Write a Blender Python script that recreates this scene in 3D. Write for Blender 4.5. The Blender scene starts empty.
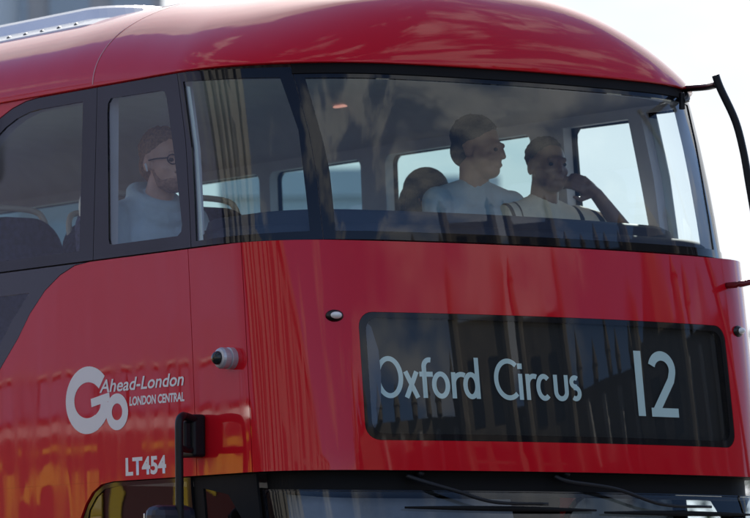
import bpy, bmesh, math, random
import numpy as np
from mathutils import Vector, Matrix
random.seed(7)
sc = bpy.context.scene
col = sc.collection
R_ = math.radians

# ------------------------------------------------------------------ camera
TH, EL, ROLL = R_(36.0), R_(4.56), R_(0.62)
d = Vector((math.sin(TH)*math.cos(EL), math.cos(TH)*math.cos(EL), math.sin(EL)))
r0 = Vector((math.cos(TH), -math.sin(TH), 0)); u0 = r0.cross(d)
rt = r0*math.cos(ROLL) - u0*math.sin(ROLL); up = rt.cross(d)
cam_d = bpy.data.cameras.new('camera'); cam = bpy.data.objects.new('camera', cam_d); col.objects.link(cam)
cam.matrix_world = Matrix(((rt.x, up.x, -d.x, -12.797), (rt.y, up.y, -d.y, -16.454), (rt.z, up.z, -d.z, 1.65), (0, 0, 0, 1)))
cam_d.sensor_width = 36; cam_d.lens = 5255/750*36
cam_d.clip_start = 0.5; cam_d.clip_end = 3000
cam_d.dof.use_dof = True; cam_d.dof.focus_distance = 20.3; cam_d.dof.aperture_fstop = 6.3
sc.camera = cam

# ------------------------------------------------------------------ light and sky
SUN_AZ, SUN_EL = 38.0, 27.0          # azimuth from +Y towards +X
w = bpy.data.worlds.new('World'); sc.world = w; w.use_nodes = True
nt = w.node_tree; nt.nodes.clear()
def wn(t, **k):
    n = nt.nodes.new(t)
    for a, b in k.items(): setattr(n, a, b)
    return n
out = wn('ShaderNodeOutputWorld'); bg = wn('ShaderNodeBackground'); bg.inputs['Strength'].default_value = 0.10
sky = wn('ShaderNodeTexSky', sky_type='NISHITA', sun_disc=False)
sky.sun_elevation = R_(SUN_EL); sky.sun_rotation = R_(SUN_AZ); sky.air_density = 1.0; sky.dust_density = 0.3; sky.ozone_density = 1.5
tc = wn('ShaderNodeTexCoord')
def vmath(op, a, b=None):
    n = wn('ShaderNodeVectorMath', operation=op); nt.links.new(a, n.inputs[0])
    if b is not None: n.inputs[1].default_value = b
    return n
def smath(op, a, b, clamp=False):
    n = wn('ShaderNodeMath', operation=op, use_clamp=clamp)
    for i, v in enumerate((a, b)):
        if isinstance(v, (int, float)): n.inputs[i].default_value = v
        else: nt.links.new(v, n.inputs[i])
    return n.outputs[0]
stretch = vmath('MULTIPLY', tc.outputs['Generated'], (1, 1, 2.2))
noi = wn('ShaderNodeTexNoise'); noi.inputs['Scale'].default_value = 3.1; noi.inputs['Detail'].default_value = 9; noi.inputs['Roughness'].default_value = 0.56
nt.links.new(stretch.outputs[0], noi.inputs['Vector'])
bright_dir = (math.sin(R_(38))*math.cos(R_(20)), math.cos(R_(38))*math.cos(R_(20)), math.sin(R_(20)))
dd = vmath('DOT_PRODUCT', tc.outputs['Generated'], bright_dir).outputs['Value']
bias = wn('ShaderNodeMapRange', interpolation_type='SMOOTHSTEP'); nt.links.new(dd, bias.inputs['Value'])
bias.inputs['From Min'].default_value = 0.84; bias.inputs['From Max'].default_value = 0.955
bias.inputs['To Min'].default_value = -0.03; bias.inputs['To Max'].default_value = 0.50
front_dir = (math.sin(R_(147))*math.cos(R_(24)), math.cos(R_(147))*math.cos(R_(24)), math.sin(R_(24)))
bias2 = wn('ShaderNodeMapRange', interpolation_type='SMOOTHSTEP'); nt.links.new(vmath('DOT_PRODUCT', tc.outputs['Generated'], front_dir).outputs['Value'], bias2.inputs['Value'])
bias2.inputs['From Min'].default_value = 0.93; bias2.inputs['From Max'].default_value = 1.0; bias2.inputs['To Max'].default_value = 0.12
cov = smath('ADD', smath('ADD', noi.outputs['Fac'], bias.outputs['Result']), bias2.outputs['Result'])
cf = wn('ShaderNodeMapRange', interpolation_type='SMOOTHSTEP'); nt.links.new(cov, cf.inputs['Value'])
cf.inputs['From Min'].default_value = 0.48; cf.inputs['From Max'].default_value = 0.60
noi2 = wn('ShaderNodeTexNoise'); noi2.inputs['Scale'].default_value = 13; noi2.inputs['Detail'].default_value = 6
nt.links.new(stretch.outputs[0], noi2.inputs['Vector'])
sh = wn('ShaderNodeMapRange'); nt.links.new(noi2.outputs['Fac'], sh.inputs['Value'])
sh.inputs['From Min'].default_value = 0.3; sh.inputs['From Max'].default_value = 0.7
cl = wn('ShaderNodeMix', data_type='RGBA'); nt.links.new(sh.outputs['Result'], cl.inputs['Factor'])
cl.inputs['A'].default_value = (5.9, 6.3, 6.8, 1); cl.inputs['B'].default_value = (7.8, 7.9, 8.1, 1)
mx = wn('ShaderNodeMix', data_type='RGBA'); nt.links.new(cf.outputs['Result'], mx.inputs['Factor'])
cool = vmath('MULTIPLY', sky.outputs['Color'], (0.74, 0.86, 1.12)); nt.links.new(cool.outputs[0], mx.inputs['A']); nt.links.new(cl.outputs['Result'], mx.inputs['B'])
nt.links.new(mx.outputs['Result'], bg.inputs['Color']); nt.links.new(bg.outputs[0], out.inputs['Surface'])

sun_d = bpy.data.lights.new('sun', 'SUN'); sun = bpy.data.objects.new('sun', sun_d); col.objects.link(sun)
sun_d.energy = 5.0; sun_d.angle = R_(0.6); sun_d.color = (1, 0.95, 0.87)
sv = Vector((math.sin(R_(SUN_AZ))*math.cos(R_(SUN_EL)), math.cos(R_(SUN_AZ))*math.cos(R_(SUN_EL)), math.sin(R_(SUN_EL))))
sun.rotation_euler = sv.to_track_quat('Z', 'Y').to_euler()
sc.view_settings.view_transform = 'Standard'; sc.view_settings.look = 'None'
sc.view_settings.exposure = 0.62; sc.view_settings.gamma = 1; sc.view_settings.use_curve_mapping = False
sc.render.engine = 'CYCLES'
sc.cycles.max_bounces = 10; sc.cycles.transparent_max_bounces = 24; sc.cycles.diffuse_bounces = 4; sc.cycles.glossy_bounces = 5
sc.cycles.use_denoising = True; sc.cycles.sample_clamp_indirect = 4

# ------------------------------------------------------------------ materials
def mat(name, base, rough=0.5, metal=0.0, coat=0.0, var=0.0, vscale=8.0, bump=0.0, bscale=40.0, spec=0.5, emit=None, dirt=None):
    m = bpy.data.materials.new(name); m.use_nodes = True
    n = m.node_tree.nodes; l = m.node_tree.links; p = n['Principled BSDF']
    p.inputs['Base Color'].default_value = (*base, 1); p.inputs['Roughness'].default_value = rough
    p.inputs['Metallic'].default_value = metal; p.inputs['Coat Weight'].default_value = coat
    p.inputs['Coat Roughness'].default_value = 0.015; p.inputs['Specular IOR Level'].default_value = spec
    t = n.new('ShaderNodeTexCoord')
    if var:
        a = n.new('ShaderNodeTexNoise'); a.inputs['Scale'].default_value = vscale; a.inputs['Detail'].default_value = 7
        l.new(t.outputs['Object'], a.inputs['Vector'])
        r = n.new('ShaderNodeMapRange'); l.new(a.outputs['Fac'], r.inputs['Value'])
        r.inputs['From Min'].default_value = 0.3; r.inputs['From Max'].default_value = 0.7
        r.inputs['To Min'].default_value = 1-var; r.inputs['To Max'].default_value = 1+var
        x = n.new('ShaderNodeVectorMath'); x.operation = 'SCALE'; x.inputs[0].default_value = base
        l.new(r.outputs['Result'], x.inputs['Scale']); l.new(x.outputs[0], p.inputs['Base Color'])
        rr = n.new('ShaderNodeMapRange'); l.new(a.outputs['Fac'], rr.inputs['Value'])
        rr.inputs['To Min'].default_value = max(0, rough*0.8); rr.inputs['To Max'].default_value = min(1, rough*1.2)
        l.new(rr.outputs['Result'], p.inputs['Roughness'])
    if bump:
        b = n.new('ShaderNodeTexNoise'); b.inputs['Scale'].default_value = bscale; b.inputs['Detail'].default_value = 3
        l.new(t.outputs['Object'], b.inputs['Vector'])
        u = n.new('ShaderNodeBump'); u.inputs['Strength'].default_value = 1; u.inputs['Distance'].default_value = bump
        l.new(b.outputs['Fac'], u.inputs['Height']); l.new(u.outputs[0], p.inputs['Normal'])
        if coat: l.new(u.outputs[0], p.inputs['Coat Normal'])
    if emit:
        p.inputs['Emission Color'].default_value = (*emit[0], 1); p.inputs['Emission Strength'].default_value = emit[1]
    return m

def glass(name, tint, wav=0.0006, r0=0.045):
    m = bpy.data.materials.new(name); m.use_nodes = True
    n = m.node_tree.nodes; l = m.node_tree.links; n.clear()
    o = n.new('ShaderNodeOutputMaterial'); t = n.new('ShaderNodeBsdfTransparent'); t.inputs[0].default_value = (*tint, 1)
    g = n.new('ShaderNodeBsdfGlossy'); g.inputs['Roughness'].default_value = 0.0
    lw = n.new('ShaderNodeLayerWeight'); lw.inputs['Blend'].default_value = 0.5
    pw = n.new('ShaderNodeMath'); pw.operation = 'POWER'; l.new(lw.outputs['Facing'], pw.inputs[0]); pw.inputs[1].default_value = 5
    ma = n.new('ShaderNodeMath'); ma.operation = 'MULTIPLY_ADD'; l.new(pw.outputs[0], ma.inputs[0]); ma.inputs[1].default_value = 1-2*r0; ma.inputs[2].default_value = 2*r0
    tcn = n.new('ShaderNodeTexCoord'); b = n.new('ShaderNodeTexNoise'); b.inputs['Scale'].default_value = 2.2; b.inputs['Detail'].default_value = 1
    l.new(tcn.outputs['Object'], b.inputs['Vector'])
    u = n.new('ShaderNodeBump'); u.inputs['Strength'].default_value = 1; u.inputs['Distance'].default_value = wav
    l.new(b.outputs['Fac'], u.inputs['Height']); l.new(u.outputs[0], g.inputs['Normal'])
    x = n.new('ShaderNodeMixShader'); l.new(ma.outputs[0], x.inputs[0]); l.new(t.outputs[0], x.inputs[1]); l.new(g.outputs[0], x.inputs[2])
    l.new(x.outputs[0], o.inputs[0])
    return m

def paint(name, base):
    """bus red: a diffuse coat under a clear lacquer, faint waves in the panel and a thin film of road dust"""
    m = mat(name, base, 0.42, coat=1.0, spec=0.04)
    n = m.node_tree.nodes; l = m.node_tree.links; p = n['Principled BSDF']
    p.inputs['Coat IOR'].default_value = 1.42; p.inputs['Coat Roughness'].default_value = 0.03
    t = n.new('ShaderNodeTexCoord')
    mp = n.new('ShaderNodeMapping'); mp.inputs['Scale'].default_value = (1, 1, 0.25); l.new(t.outputs['Object'], mp.inputs['Vector'])
    b = n.new('ShaderNodeTexNoise'); b.inputs['Scale'].default_value = 3.4; b.inputs['Detail'].default_value = 2; l.new(mp.outputs[0], b.inputs['Vector'])
    u = n.new('ShaderNodeBump'); u.inputs['Strength'].default_value = 1; u.inputs['Distance'].default_value = 0.0024
    l.new(b.outputs['Fac'], u.inputs['Height']); l.new(u.outputs[0], p.inputs['Coat Normal'])
    a = n.new('ShaderNodeTexNoise'); a.inputs['Scale'].default_value = 5; a.inputs['Detail'].default_value = 8; l.new(t.outputs['Object'], a.inputs['Vector'])
    r = n.new('ShaderNodeMapRange'); l.new(a.outputs['Fac'], r.inputs['Value'])
    r.inputs['From Min'].default_value = 0.35; r.inputs['From Max'].default_value = 0.75; r.inputs['To Max'].default_value = 0.012
    x = n.new('ShaderNodeMix'); x.data_type = 'RGBA'; l.new(r.outputs['Result'], x.inputs['Factor'])
    x.inputs['A'].default_value = (*base, 1); x.inputs['B'].default_value = (0.30, 0.22, 0.18, 1)
    l.new(x.outputs['Result'], p.inputs['Base Color'])
    ms = n.new('ShaderNodeMapping'); ms.inputs['Scale'].default_value = (9, 9, 0.7); l.new(t.outputs['Object'], ms.inputs['Vector'])
    st = n.new('ShaderNodeTexNoise'); st.inputs['Scale'].default_value = 1.6; st.inputs['Detail'].default_value = 6; l.new(ms.outputs[0], st.inputs['Vector'])
    cr = n.new('ShaderNodeMapRange'); l.new(st.outputs['Fac'], cr.inputs['Value'])
    cr.inputs['From Min'].default_value = 0.4; cr.inputs['From Max'].default_value = 0.75; cr.inputs['To Min'].default_value = 0.02; cr.inputs['To Max'].default_value = 0.11
    l.new(cr.outputs['Result'], p.inputs['Coat Roughness'])
    return m

M_RED = paint('bus_red_paint', (0.60, 0.003, 0.013))
M_BLK = mat('black_glazing', (0.008, 0.008, 0.010), 0.12, spec=0.6)
M_GLOSSBLK = mat('black_gloss', (0.010, 0.010, 0.012), 0.03, spec=0.38)
M_RUB = mat('black_rubber', (0.006, 0.006, 0.007), 0.7, var=0.2, spec=.2)
M_ARM = mat('black_powder_coat', (0.007, 0.008, 0.011), 0.42, spec=.3, bump=0.0004, bscale=200)
M_WHITE = mat('white_vinyl', (0.78, 0.79, 0.82), 0.35)
M_ROOFW = mat('white_roof_paint', (0.72, 0.70, 0.70), 0.22, coat=0.6, var=0.06, vscale=3)
M_SILV = mat('brushed_silver', (0.50, 0.50, 0.53), 0.38, metal=.45)
M_DARKMET = mat('dark_metal', (0.05, 0.05, 0.05), 0.35, metal=1.0)
M_CLEAR = glass('clear_glass', (0.90, 0.96, 0.97), r0=.028)
M_TINT = glass('tinted_glass', (0.87, 0.94, 0.96), r0=.03)
M_FAR = glass('far_tinted_glass', (0.46, 0.62, 0.62), r0=.03); M_DOOR = glass('door_glass', (.03, .035, .04))
M_LITE = glass('light_tint_glass', (0.78, 0.88, 0.88), r0=.03)
M_SIGNG = glass('display_glass', (0.88, 0.92, 0.92), 0.0009, r0=.024)
M_BLIND = mat('black_blind', (0.006, 0.006, 0.007), 0.8)
M_LETT = mat('pale_lettering', (0.68, 0.82, 0.78), 0.6)
M_LIN = mat('grey_lining', (0.56, 0.56, 0.60), 0.6, var=0.06)
M_DASH = mat('blue_grey_trim', (0.030, 0.036, 0.058), 0.6, spec=.1, var=0.1)
M_SEAT = mat('dark_moquette', (0.035, 0.030, 0.060), 0.9, var=0.8, vscale=45)
M_FLOOR = mat('dark_vinyl_floor', (0.06, 0.06, 0.065), 0.6)
M_RAIL = mat('pale_rail', (0.70, 0.62, 0.50), 0.35)
M_TYRE = mat('tyre_rubber', (0.015, 0.015, 0.015), 0.8, bump=0.003, bscale=60)
M_LENS = mat('clear_lens', (0.85, 0.85, 0.83), 0.08, coat=1)

# ------------------------------------------------------------------ helpers
def link(name, me, m, parent=None):
    o = bpy.data.objects.new(name, me); col.objects.link(o)
    if isinstance(m, (list, tuple)):
        for q in m: me.materials.append(q)
    elif m: me.materials.append(m)
    if parent: o.parent = parent
    return o
def tag(o, label=None, cat=None, group=None, kind=None):
    for k, v in (('label', label), ('category', cat), ('group', group), ('kind', kind)):
        if v: o[k] = v
    return o
def empty(name, label, cat, loc=(0, 0, 0), rz=0, group=None):
    o = bpy.data.objects.new(name, None); col.objects.link(o); o.location = loc; o.rotation_euler = (0, 0, rz)
    o.empty_display_size = 0.2
    return tag(o, label, cat, group)
def obj(name, bm, m, parent=None, smooth=False):
    me = bpy.data.meshes.new(name); bm.normal_update(); bm.to_mesh(me); bm.free()
    if smooth:
        for p in me.polygons: p.use_smooth = True
    return link(name, me, m, parent)
def box(bm, lo, hi, bev=0.0, mi=0):
    vs = [bm.verts.new((x, y, z)) for x in (lo[0], hi[0]) for y in (lo[1], hi[1]) for z in (lo[2], hi[2])]
    fs = [bm.faces.new([vs[i] for i in q]) for q in ((0, 1, 3, 2), (4, 6, 7, 5), (0, 4, 5, 1), (2, 3, 7, 6), (0, 2, 6, 4), (1, 5, 7, 3))]
    for f in fs: f.material_index = mi
    if bev:
        es = list({e for f in fs for e in f.edges})
        r = bmesh.ops.bevel(bm, geom=es, offset=bev, segments=3, affect='EDGES', profile=0.5)
        for f in r['faces']: f.material_index = mi
def cap(bm, p0, p1, ra, rb, n=16, mi=0):
    """tapered capsule from p0 to p1"""
    p0, p1 = Vector(p0), Vector(p1); ax = p1-p0; L = ax.length
    q = ax.to_track_quat('Z', 'Y').to_matrix() if L > 1e-9 else Matrix.Identity(3)
    rings = []
    prof = [(-ra*math.cos(a), ra*math.sin(a)) for a in [math.pi/2*i/5 for i in range(1, 6)]]
    prof += [(L+rb*math.sin(a), rb*math.cos(a)) for a in [math.pi/2*i/5 for i in range(0, 5)]]
    b = bm.verts.new(p0+q@Vector((0, 0, -ra))); t = bm.verts.new(p0+q@Vector((0, 0, L+rb)))
    for h, r in prof:
        rings.append([bm.verts.new(p0+q@Vector((r*math.cos(2*math.pi*k/n), r*math.sin(2*math.pi*k/n), h))) for k in range(n)])
    for k in range(n):
        bm.faces.new((b, rings[0][(k+1) % n], rings[0][k])); bm.faces.new((t, rings[-1][k], rings[-1][(k+1) % n]))
    for A, B in zip(rings, rings[1:]):
        for k in range(n): bm.faces.new((A[k], A[(k+1) % n], B[(k+1) % n], B[k])).material_index = mi
def cyl(bm, p0, p1, ra, rb=None, n=24, mi=0, caps=True):
    rb = ra if rb is None else rb
    p0, p1 = Vector(p0), Vector(p1); q = (p1-p0).to_track_quat('Z', 'Y').to_matrix()
    A = [bm.verts.new(p0+q@Vector((ra*math.cos(2*math.pi*k/n), ra*math.sin(2*math.pi*k/n), 0))) for k in range(n)]
    B = [bm.verts.new(p1+q@Vector((rb*math.cos(2*math.pi*k/n), rb*math.sin(2*math.pi*k/n), 0))) for k in range(n)]
    for k in range(n): bm.faces.new((A[k], A[(k+1) % n], B[(k+1) % n], B[k])).material_index = mi
    if caps:
        bm.faces.new(A[::-1]).material_index = mi; bm.faces.new(B).material_index = mi
def lathe(bm, p0, axis, prof, n=28, mi=0):
    p0 = Vector(p0); q = Vector(axis).to_track_quat('Z', 'Y').to_matrix()
    rings = [[bm.verts.new(p0+q@Vector((r*math.cos(2*math.pi*k/n), r*math.sin(2*math.pi*k/n), h))) for k in range(n)] for r, h in prof]
    for A, B in zip(rings, rings[1:]):
        for k in range(n): bm.faces.new((A[k], A[(k+1) % n], B[(k+1) % n], B[k])).material_index = mi
    bm.faces.new(rings[0][::-1]).material_index = mi; bm.faces.new(rings[-1]).material_index = mi
def catmull(pts, n=8):
    P = [Vector(p) for p in pts]; P = [2*P[0]-P[1]]+P+[2*P[-1]-P[-2]]; o = []
    for i in range(1, len(P)-2):
        for k in range(n):
            t = k/n; a, b, c, e = P[i-1:i+3]
            o.append(0.5*((2*b)+(c-a)*t+(2*a-5*b+4*c-e)*t*t+(3*b-a-3*c+e)*t**3))
    o.append(P[-2]); return o
def tube(bm, pts, rad, n=14, sm=8, flat=None, mi=0):
    pts = catmull(pts, sm) if sm else [Vector(p) for p in pts]
    rings = []; N = len(pts)
    for i, p in enumerate(pts):
        t = (pts[min(i+1, N-1)]-pts[max(i-1, 0)]).normalized()
        ref = Vector((0, 1, 0)) if abs(t.y) < 0.9 else Vector((0, 0, 1))
        a = t.cross(ref).normalized(); b = t.cross(a).normalized()
        r = rad(i/(N-1)) if callable(rad) else rad
        rb = r*flat if flat else r
        rings.append([bm.verts.new(p+a*(r*math.cos(2*math.pi*k/n))+b*(rb*math.sin(2*math.pi*k/n))) for k in range(n)])
    for A, B in zip(rings, rings[1:]):
        for k in range(n): bm.faces.new((A[k], A[(k+1) % n], B[(k+1) % n], B[k])).material_index = mi
    bm.faces.new(rings[0][::-1]).material_index = mi; bm.faces.new(rings[-1]).material_index = mi

# ------------------------------------------------------------------ the bus body as one developed surface: s runs round the plan, z is height
RF = 4.0
def lev(z):
    if z <= 3.3500001:
        zs = [0.3, 1.25, 2.42, 2.45, 3.35]; t = max(0, (z-2.45)/.9)
        return (float(np.interp(z, zs, [1.242, 1.243, 1.243, 1.243, 1.24])), float(np.interp(z, zs, [-.42, -.47, -.165, -.165, -.165]))+.082*t+.028*t*t, .36)
    t = (z-3.35)/.71
    return (1.236-.026*t, -.045+.068*t+.065*t*t, .57+.13*t)
def plan(w, yf, rc):
    c = w-rc; a = math.asin(c/(RF-rc)); return c, a, yf+RF-math.sqrt((RF-rc)**2-c*c)
T3 = 2.45
def Yof(s): return .413+abs(s)-1.4543
def Sof(y): return y-.413+1.4543
def Mp(s, w, yf, rc):
    c, a, yc = plan(w, yf, rc); L1 = RF*a; L2 = L1+rc*(math.pi/2-a)
    sg = 1 if s >= 0 else -1; t = abs(s); L3 = L2+(Yof(T3)-yc)
    l = t+(L3-T3)*(t/T3)**2 if t < T3 else L3+(t-T3)
    if l <= L1: g = l/RF; x, y, nx, ny = RF*math.sin(g), yf+RF-RF*math.cos(g), math.sin(g), -math.cos(g)
    elif l <= L2: g = a+(l-L1)/rc; x, y, nx, ny = c+rc*math.sin(g), yc-rc*math.cos(g), math.sin(g), -math.cos(g)
    else: x, y, nx, ny = w, yc+(l-L2), 1, 0
    return sg*x, y, sg*nx, ny
def M3(s, z):
    x, y, nx, ny = Mp(s, *lev(z)); return Vector((x, y, z)), Vector((nx, ny, 0))
def NRM(s, z):
    h = .003
    z0, z1 = (z-h, z+h)
    if z <= 3.35 < z1: z1 = z
    if z > 3.35 >= z0: z0 = z
    a = M3(s+h, z)[0]-M3(s-h, z)[0]; b = M3(s, z1)[0]-M3(s, z0)[0]
    return a.cross(b).normalized()
def PT(s, z, off=0.0):
    return M3(s, z)[0]+NRM(s, z)*off

def rrect(s0, s1, z0, z1, r=0.0, n=6, rr=None):
    """rounded rectangle, counter-clockwise; rr = radii (bl, br, tr, tl)"""
    rr = rr or (r,)*4; P = []
    for (cx, cz, q, a0) in ((s0, z0, rr[0], 180), (s1, z0, rr[1], 270), (s1, z1, rr[2], 0), (s0, z1, rr[3], 90)):
        if q <= 0: P.append((cx, cz)); continue
        ox = cx+q if cx == s0 else cx-q; oz = cz+q if cz == z0 else cz-q
        for k in range(n+1):
            g = R_(a0+90*k/n); P.append((ox+q*math.cos(g), oz+q*math.sin(g)))
    return P
def sheet(name, outer, m, parent, holes=(), off=0.0, thick=0.02, ds=0.05, dz=0.16, smax=2.6):
    bm = bmesh.new(); edges = []
    for loop in [outer]+list(holes):
        vs = [bm.verts.new((p[0], p[1], 0)) for p in loop]
        for i in range(len(vs)): edges.append(bm.edges.new((vs[i], vs[(i+1) % len(vs)])))
    bmesh.ops.triangle_fill(bm, use_beauty=True, use_dissolve=False, edges=edges, normal=(0, 0, 1))
    ss = [p[0] for p in outer]; zz = [p[1] for p in outer]
    def cut(co, no): bmesh.ops.bisect_plane(bm, geom=bm.verts[:]+bm.edges[:]+bm.faces[:], dist=1e-6, plane_co=co, plane_no=no)
    a, b = max(min(ss), -smax), min(max(ss), smax)
    k = math.ceil(a/ds)
    while k*ds < b: cut((k*ds+.0007, 0, 0), (1, 0, 0)); k += 1
    k = math.ceil(min(zz)/dz)
    while k*dz < max(zz): cut((0, k*dz+.0007, 0), (0, 1, 0)); k += 1
    bmesh.ops.remove_doubles(bm, verts=bm.verts, dist=1e-5)
    for f in bm.faces:
        f.normal_update()
        if f.normal.z < 0: f.normal_flip()
    bm.verts.index_update()
    V2 = [(v.co.x, v.co.y) for v in bm.verts]; F = [[v.index for v in f.verts] for f in bm.faces]
    E = [(l.vert.index, l.link_loop_next.vert.index) for f in bm.faces for l in f.loops if len(l.edge.link_faces) == 1]
    bm.free()
    Nn = [NRM(*p) for p in V2]; Pp = [M3(*p)[0] for p in V2]; n = len(V2)
    verts = [p+q*off for p, q in zip(Pp, Nn)]
    faces = list(F); vn = [[Nn[i] for i in f] for f in F]
    if thick:
        verts += [p+q*(off-thick) for p, q in zip(Pp, Nn)]
        for f in F: faces.append([i+n for i in f[::-1]]); vn.append([-Nn[i] for i in f[::-1]])
        for i, j in E:
            faces.append([j, i, i+n, j+n])
            q = (Vector(verts[i])-Vector(verts[j])).cross(Vector(verts[i+n])-Vector(verts[i])); q = q.normalized() if q.length > 0 else Nn[i]
            vn.append([q]*4)
    me = bpy.data.meshes.new(name); me.from_pydata([tuple(v) for v in verts], [], faces); me.update()
    for p in me.polygons: p.use_smooth = True
    me.normals_split_custom_set([tuple(q) for f in vn for q in f])
    return link(name, me, m, parent)
def mir(loop): return [(-s, z) for s, z in loop[::-1]]

# strokes on the surface (lettering)
def strokes(name, paths, width, m, parent, off, lift=0.00015, surf=PT):
    bm = bmesh.new()
    for k, (pts, wd) in enumerate(paths):
        wd = wd or width
        pts = [Vector((p[0], p[1])) for p in pts]; n = len(pts); closed = (pts[0]-pts[-1]).length < 1e-6
        L, Rr = [], []
        for i, p in enumerate(pts):
            if closed: t0, t1 = pts[i]-pts[i-1 if i > 0 else n-2], pts[i+1 if i < n-1 else 1]-pts[i]
            else: t0 = pts[i]-pts[max(i-1, 0)] if i > 0 else pts[1]-pts[0]; t1 = pts[min(i+1, n-1)]-pts[i] if i < n-1 else pts[-1]-pts[-2]
            t0.normalize(); t1.normalize(); na = Vector((-t0.y, t0.x)); nb = Vector((-t1.y, t1.x)); mm = (na+nb)
            mm = mm.normalized() if mm.length > 1e-6 else na
            mm = mm/max(0.35, mm.dot(na))*wd/2
            L.append(bm.verts.new(surf(p.x+mm.x, p.y+mm.y, off+lift*k))); Rr.append(bm.verts.new(surf(p.x-mm.x, p.y-mm.y, off+lift*k)))
        for i in range(n-1): bm.faces.new((L[i], Rr[i], Rr[i+1], L[i+1]))
    return obj(name, bm, m, parent)
def arc(cx, cz, rx, rz, a0, a1, n=24):
    return [(cx+rx*math.cos(R_(a0+(a1-a0)*k/n)), cz+rz*math.sin(R_(a0+(a1-a0)*k/n))) for k in range(n+1)]
def text_on(name, body, s0, s1, z0, z1, m, parent, off, shear=0.0, bold=0.0, slope=0.0):
    """built-in font laid on the body surface, fitted to the box s0..s1, z0..z1 (cap height)"""
    cu = bpy.data.curves.new('t', 'FONT'); cu.body = body; cu.shear = shear; cu.offset = bold; cu.resolution_u = 6
    o = bpy.data.objects.new('t', cu); col.objects.link(o); bpy.context.view_layer.update()
    me = bpy.data.meshes.new_from_object(o.evaluated_get(bpy.context.evaluated_depsgraph_get()))
    bpy.data.objects.remove(o); bpy.data.curves.remove(cu)
    bm = bmesh.new(); bm.from_mesh(me); bpy.data.meshes.remove(me)
    xs = [v.co.x for v in bm.verts]; x0, x1 = min(xs), max(xs); capz = 0.729
    for v in bm.verts:
        s = s0+(v.co.x-x0)/(x1-x0)*(s1-s0); z = z0+v.co.y/capz*(z1-z0)+slope*(s-s0)
        v.co = PT(s, z, off)
    return obj(name, bm, m, parent)

# ================================================================== SETTING
M_ASPH = mat('asphalt', (0.05, 0.05, 0.052), 0.85, var=0.25, vscale=3, bump=0.006, bscale=90)
M_PAVE = mat('paving_stone', (0.30, 0.28, 0.25), 0.8, var=0.15, vscale=2)
bm = bmesh.new(); box(bm, (-600, -600, -0.2), (600, 600, 0)); tag(obj('road', bm, M_ASPH), kind='structure')
bm = bmesh.new(); box(bm, (-30, -400, 0.0), (-19, 400, 0.13)); box(bm, (4.5, -400, 0.0), (16, 400, 0.13)); tag(obj('pavement', bm, M_PAVE), kind='structure')
bm = bmesh.new()
for k in range(-30, 31): box(bm, (-2.6, k*6-1.5, 0.0), (-2.48, k*6+1.5, 0.005))
tag(obj('road_marking', bm, M_WHITE), kind='structure')

M_STONE = mat('pale_limestone', (0.46, 0.44, 0.40), 0.85, var=0.18, vscale=1.5, bump=0.01, bscale=20)
M_STONED = mat('weathered_stone', (0.20, 0.17, 0.13), 0.9, var=0.25, vscale=1.2, bump=0.01, bscale=20)
M_WIN = mat('dark_window_glass', (0.02, 0.022, 0.026), 0.08)

def pinn(bm, x, y, z, r, h):
    cyl(bm, (x, y, z), (x, y, z+h*.35), r, n=8); cyl(bm, (x, y, z+h*.35), (x, y, z+h), r*1.25, 0.02, n=8)
def gothic_tower(name, label, az, dist, wdt, hgt, top='flat', group=None):
    x, y = -0.4+dist*math.sin(R_(az)), dist*math.cos(R_(az))
    e = empty(name, label, 'tower', (x, y, 0), R_(180-az), group)
    h = wdt/2; bm = bmesh.new(); box(bm, (-h, -h, 0), (h, h, hgt)); 
    if top == 'spire': cyl(bm, (0, 0, hgt), (0, 0, hgt*1.35), h*.9, 0.1, n=8)
    obj('tower_wall', bm, M_STONED, e)
    for sx in (-1, 1):
        for sy in (-1, 1):
            bm = bmesh.new(); cyl(bm, (sx*h, sy*h, 0), (sx*h, sy*h, hgt+1), h*.18, n=8); obj('buttress', bm, M_STONED, e)
    for sx in (-1, 1):
        for sy in (-1, 1):
            bm = bmesh.new(); pinn(bm, sx*h, sy*h, hgt+1, h*.17, hgt*.10); obj('pinnacle', bm, M_STONED, e)
    for k in range(4):
        for sx in (-.4, .4):
            zz = 4+k*(hgt-5)/4
            for sg in (-1, 1):
                bm = bmesh.new(); box(bm, (sx*h-h*.2, sg*(h+.04)-.03, zz), (sx*h+h*.2, sg*(h+.04)+.03, zz+(hgt-5)/5)); obj('window', bm, M_WIN, e)
    return e
gothic_tower('gothic_tower', 'tall dark stone tower with corner pinnacles in front of the bus', 153, 62, 7.5, 20.5, group='towers opposite the bus')
gothic_tower('gothic_tower', 'second dark stone tower close beside the first one', 143.5, 62, 7.0, 20, group='towers opposite the bus')
gothic_tower('gothic_tower', 'slender spired stone tower standing apart from the others', 124, 62, 8.5, 17, 'spire', group='towers opposite the bus')
gothic_tower('gothic_tower', 'smaller spired stone tower at the end of the abbey range', 174, 70, 5.5, 17, 'spire', group='towers opposite the bus')
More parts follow.
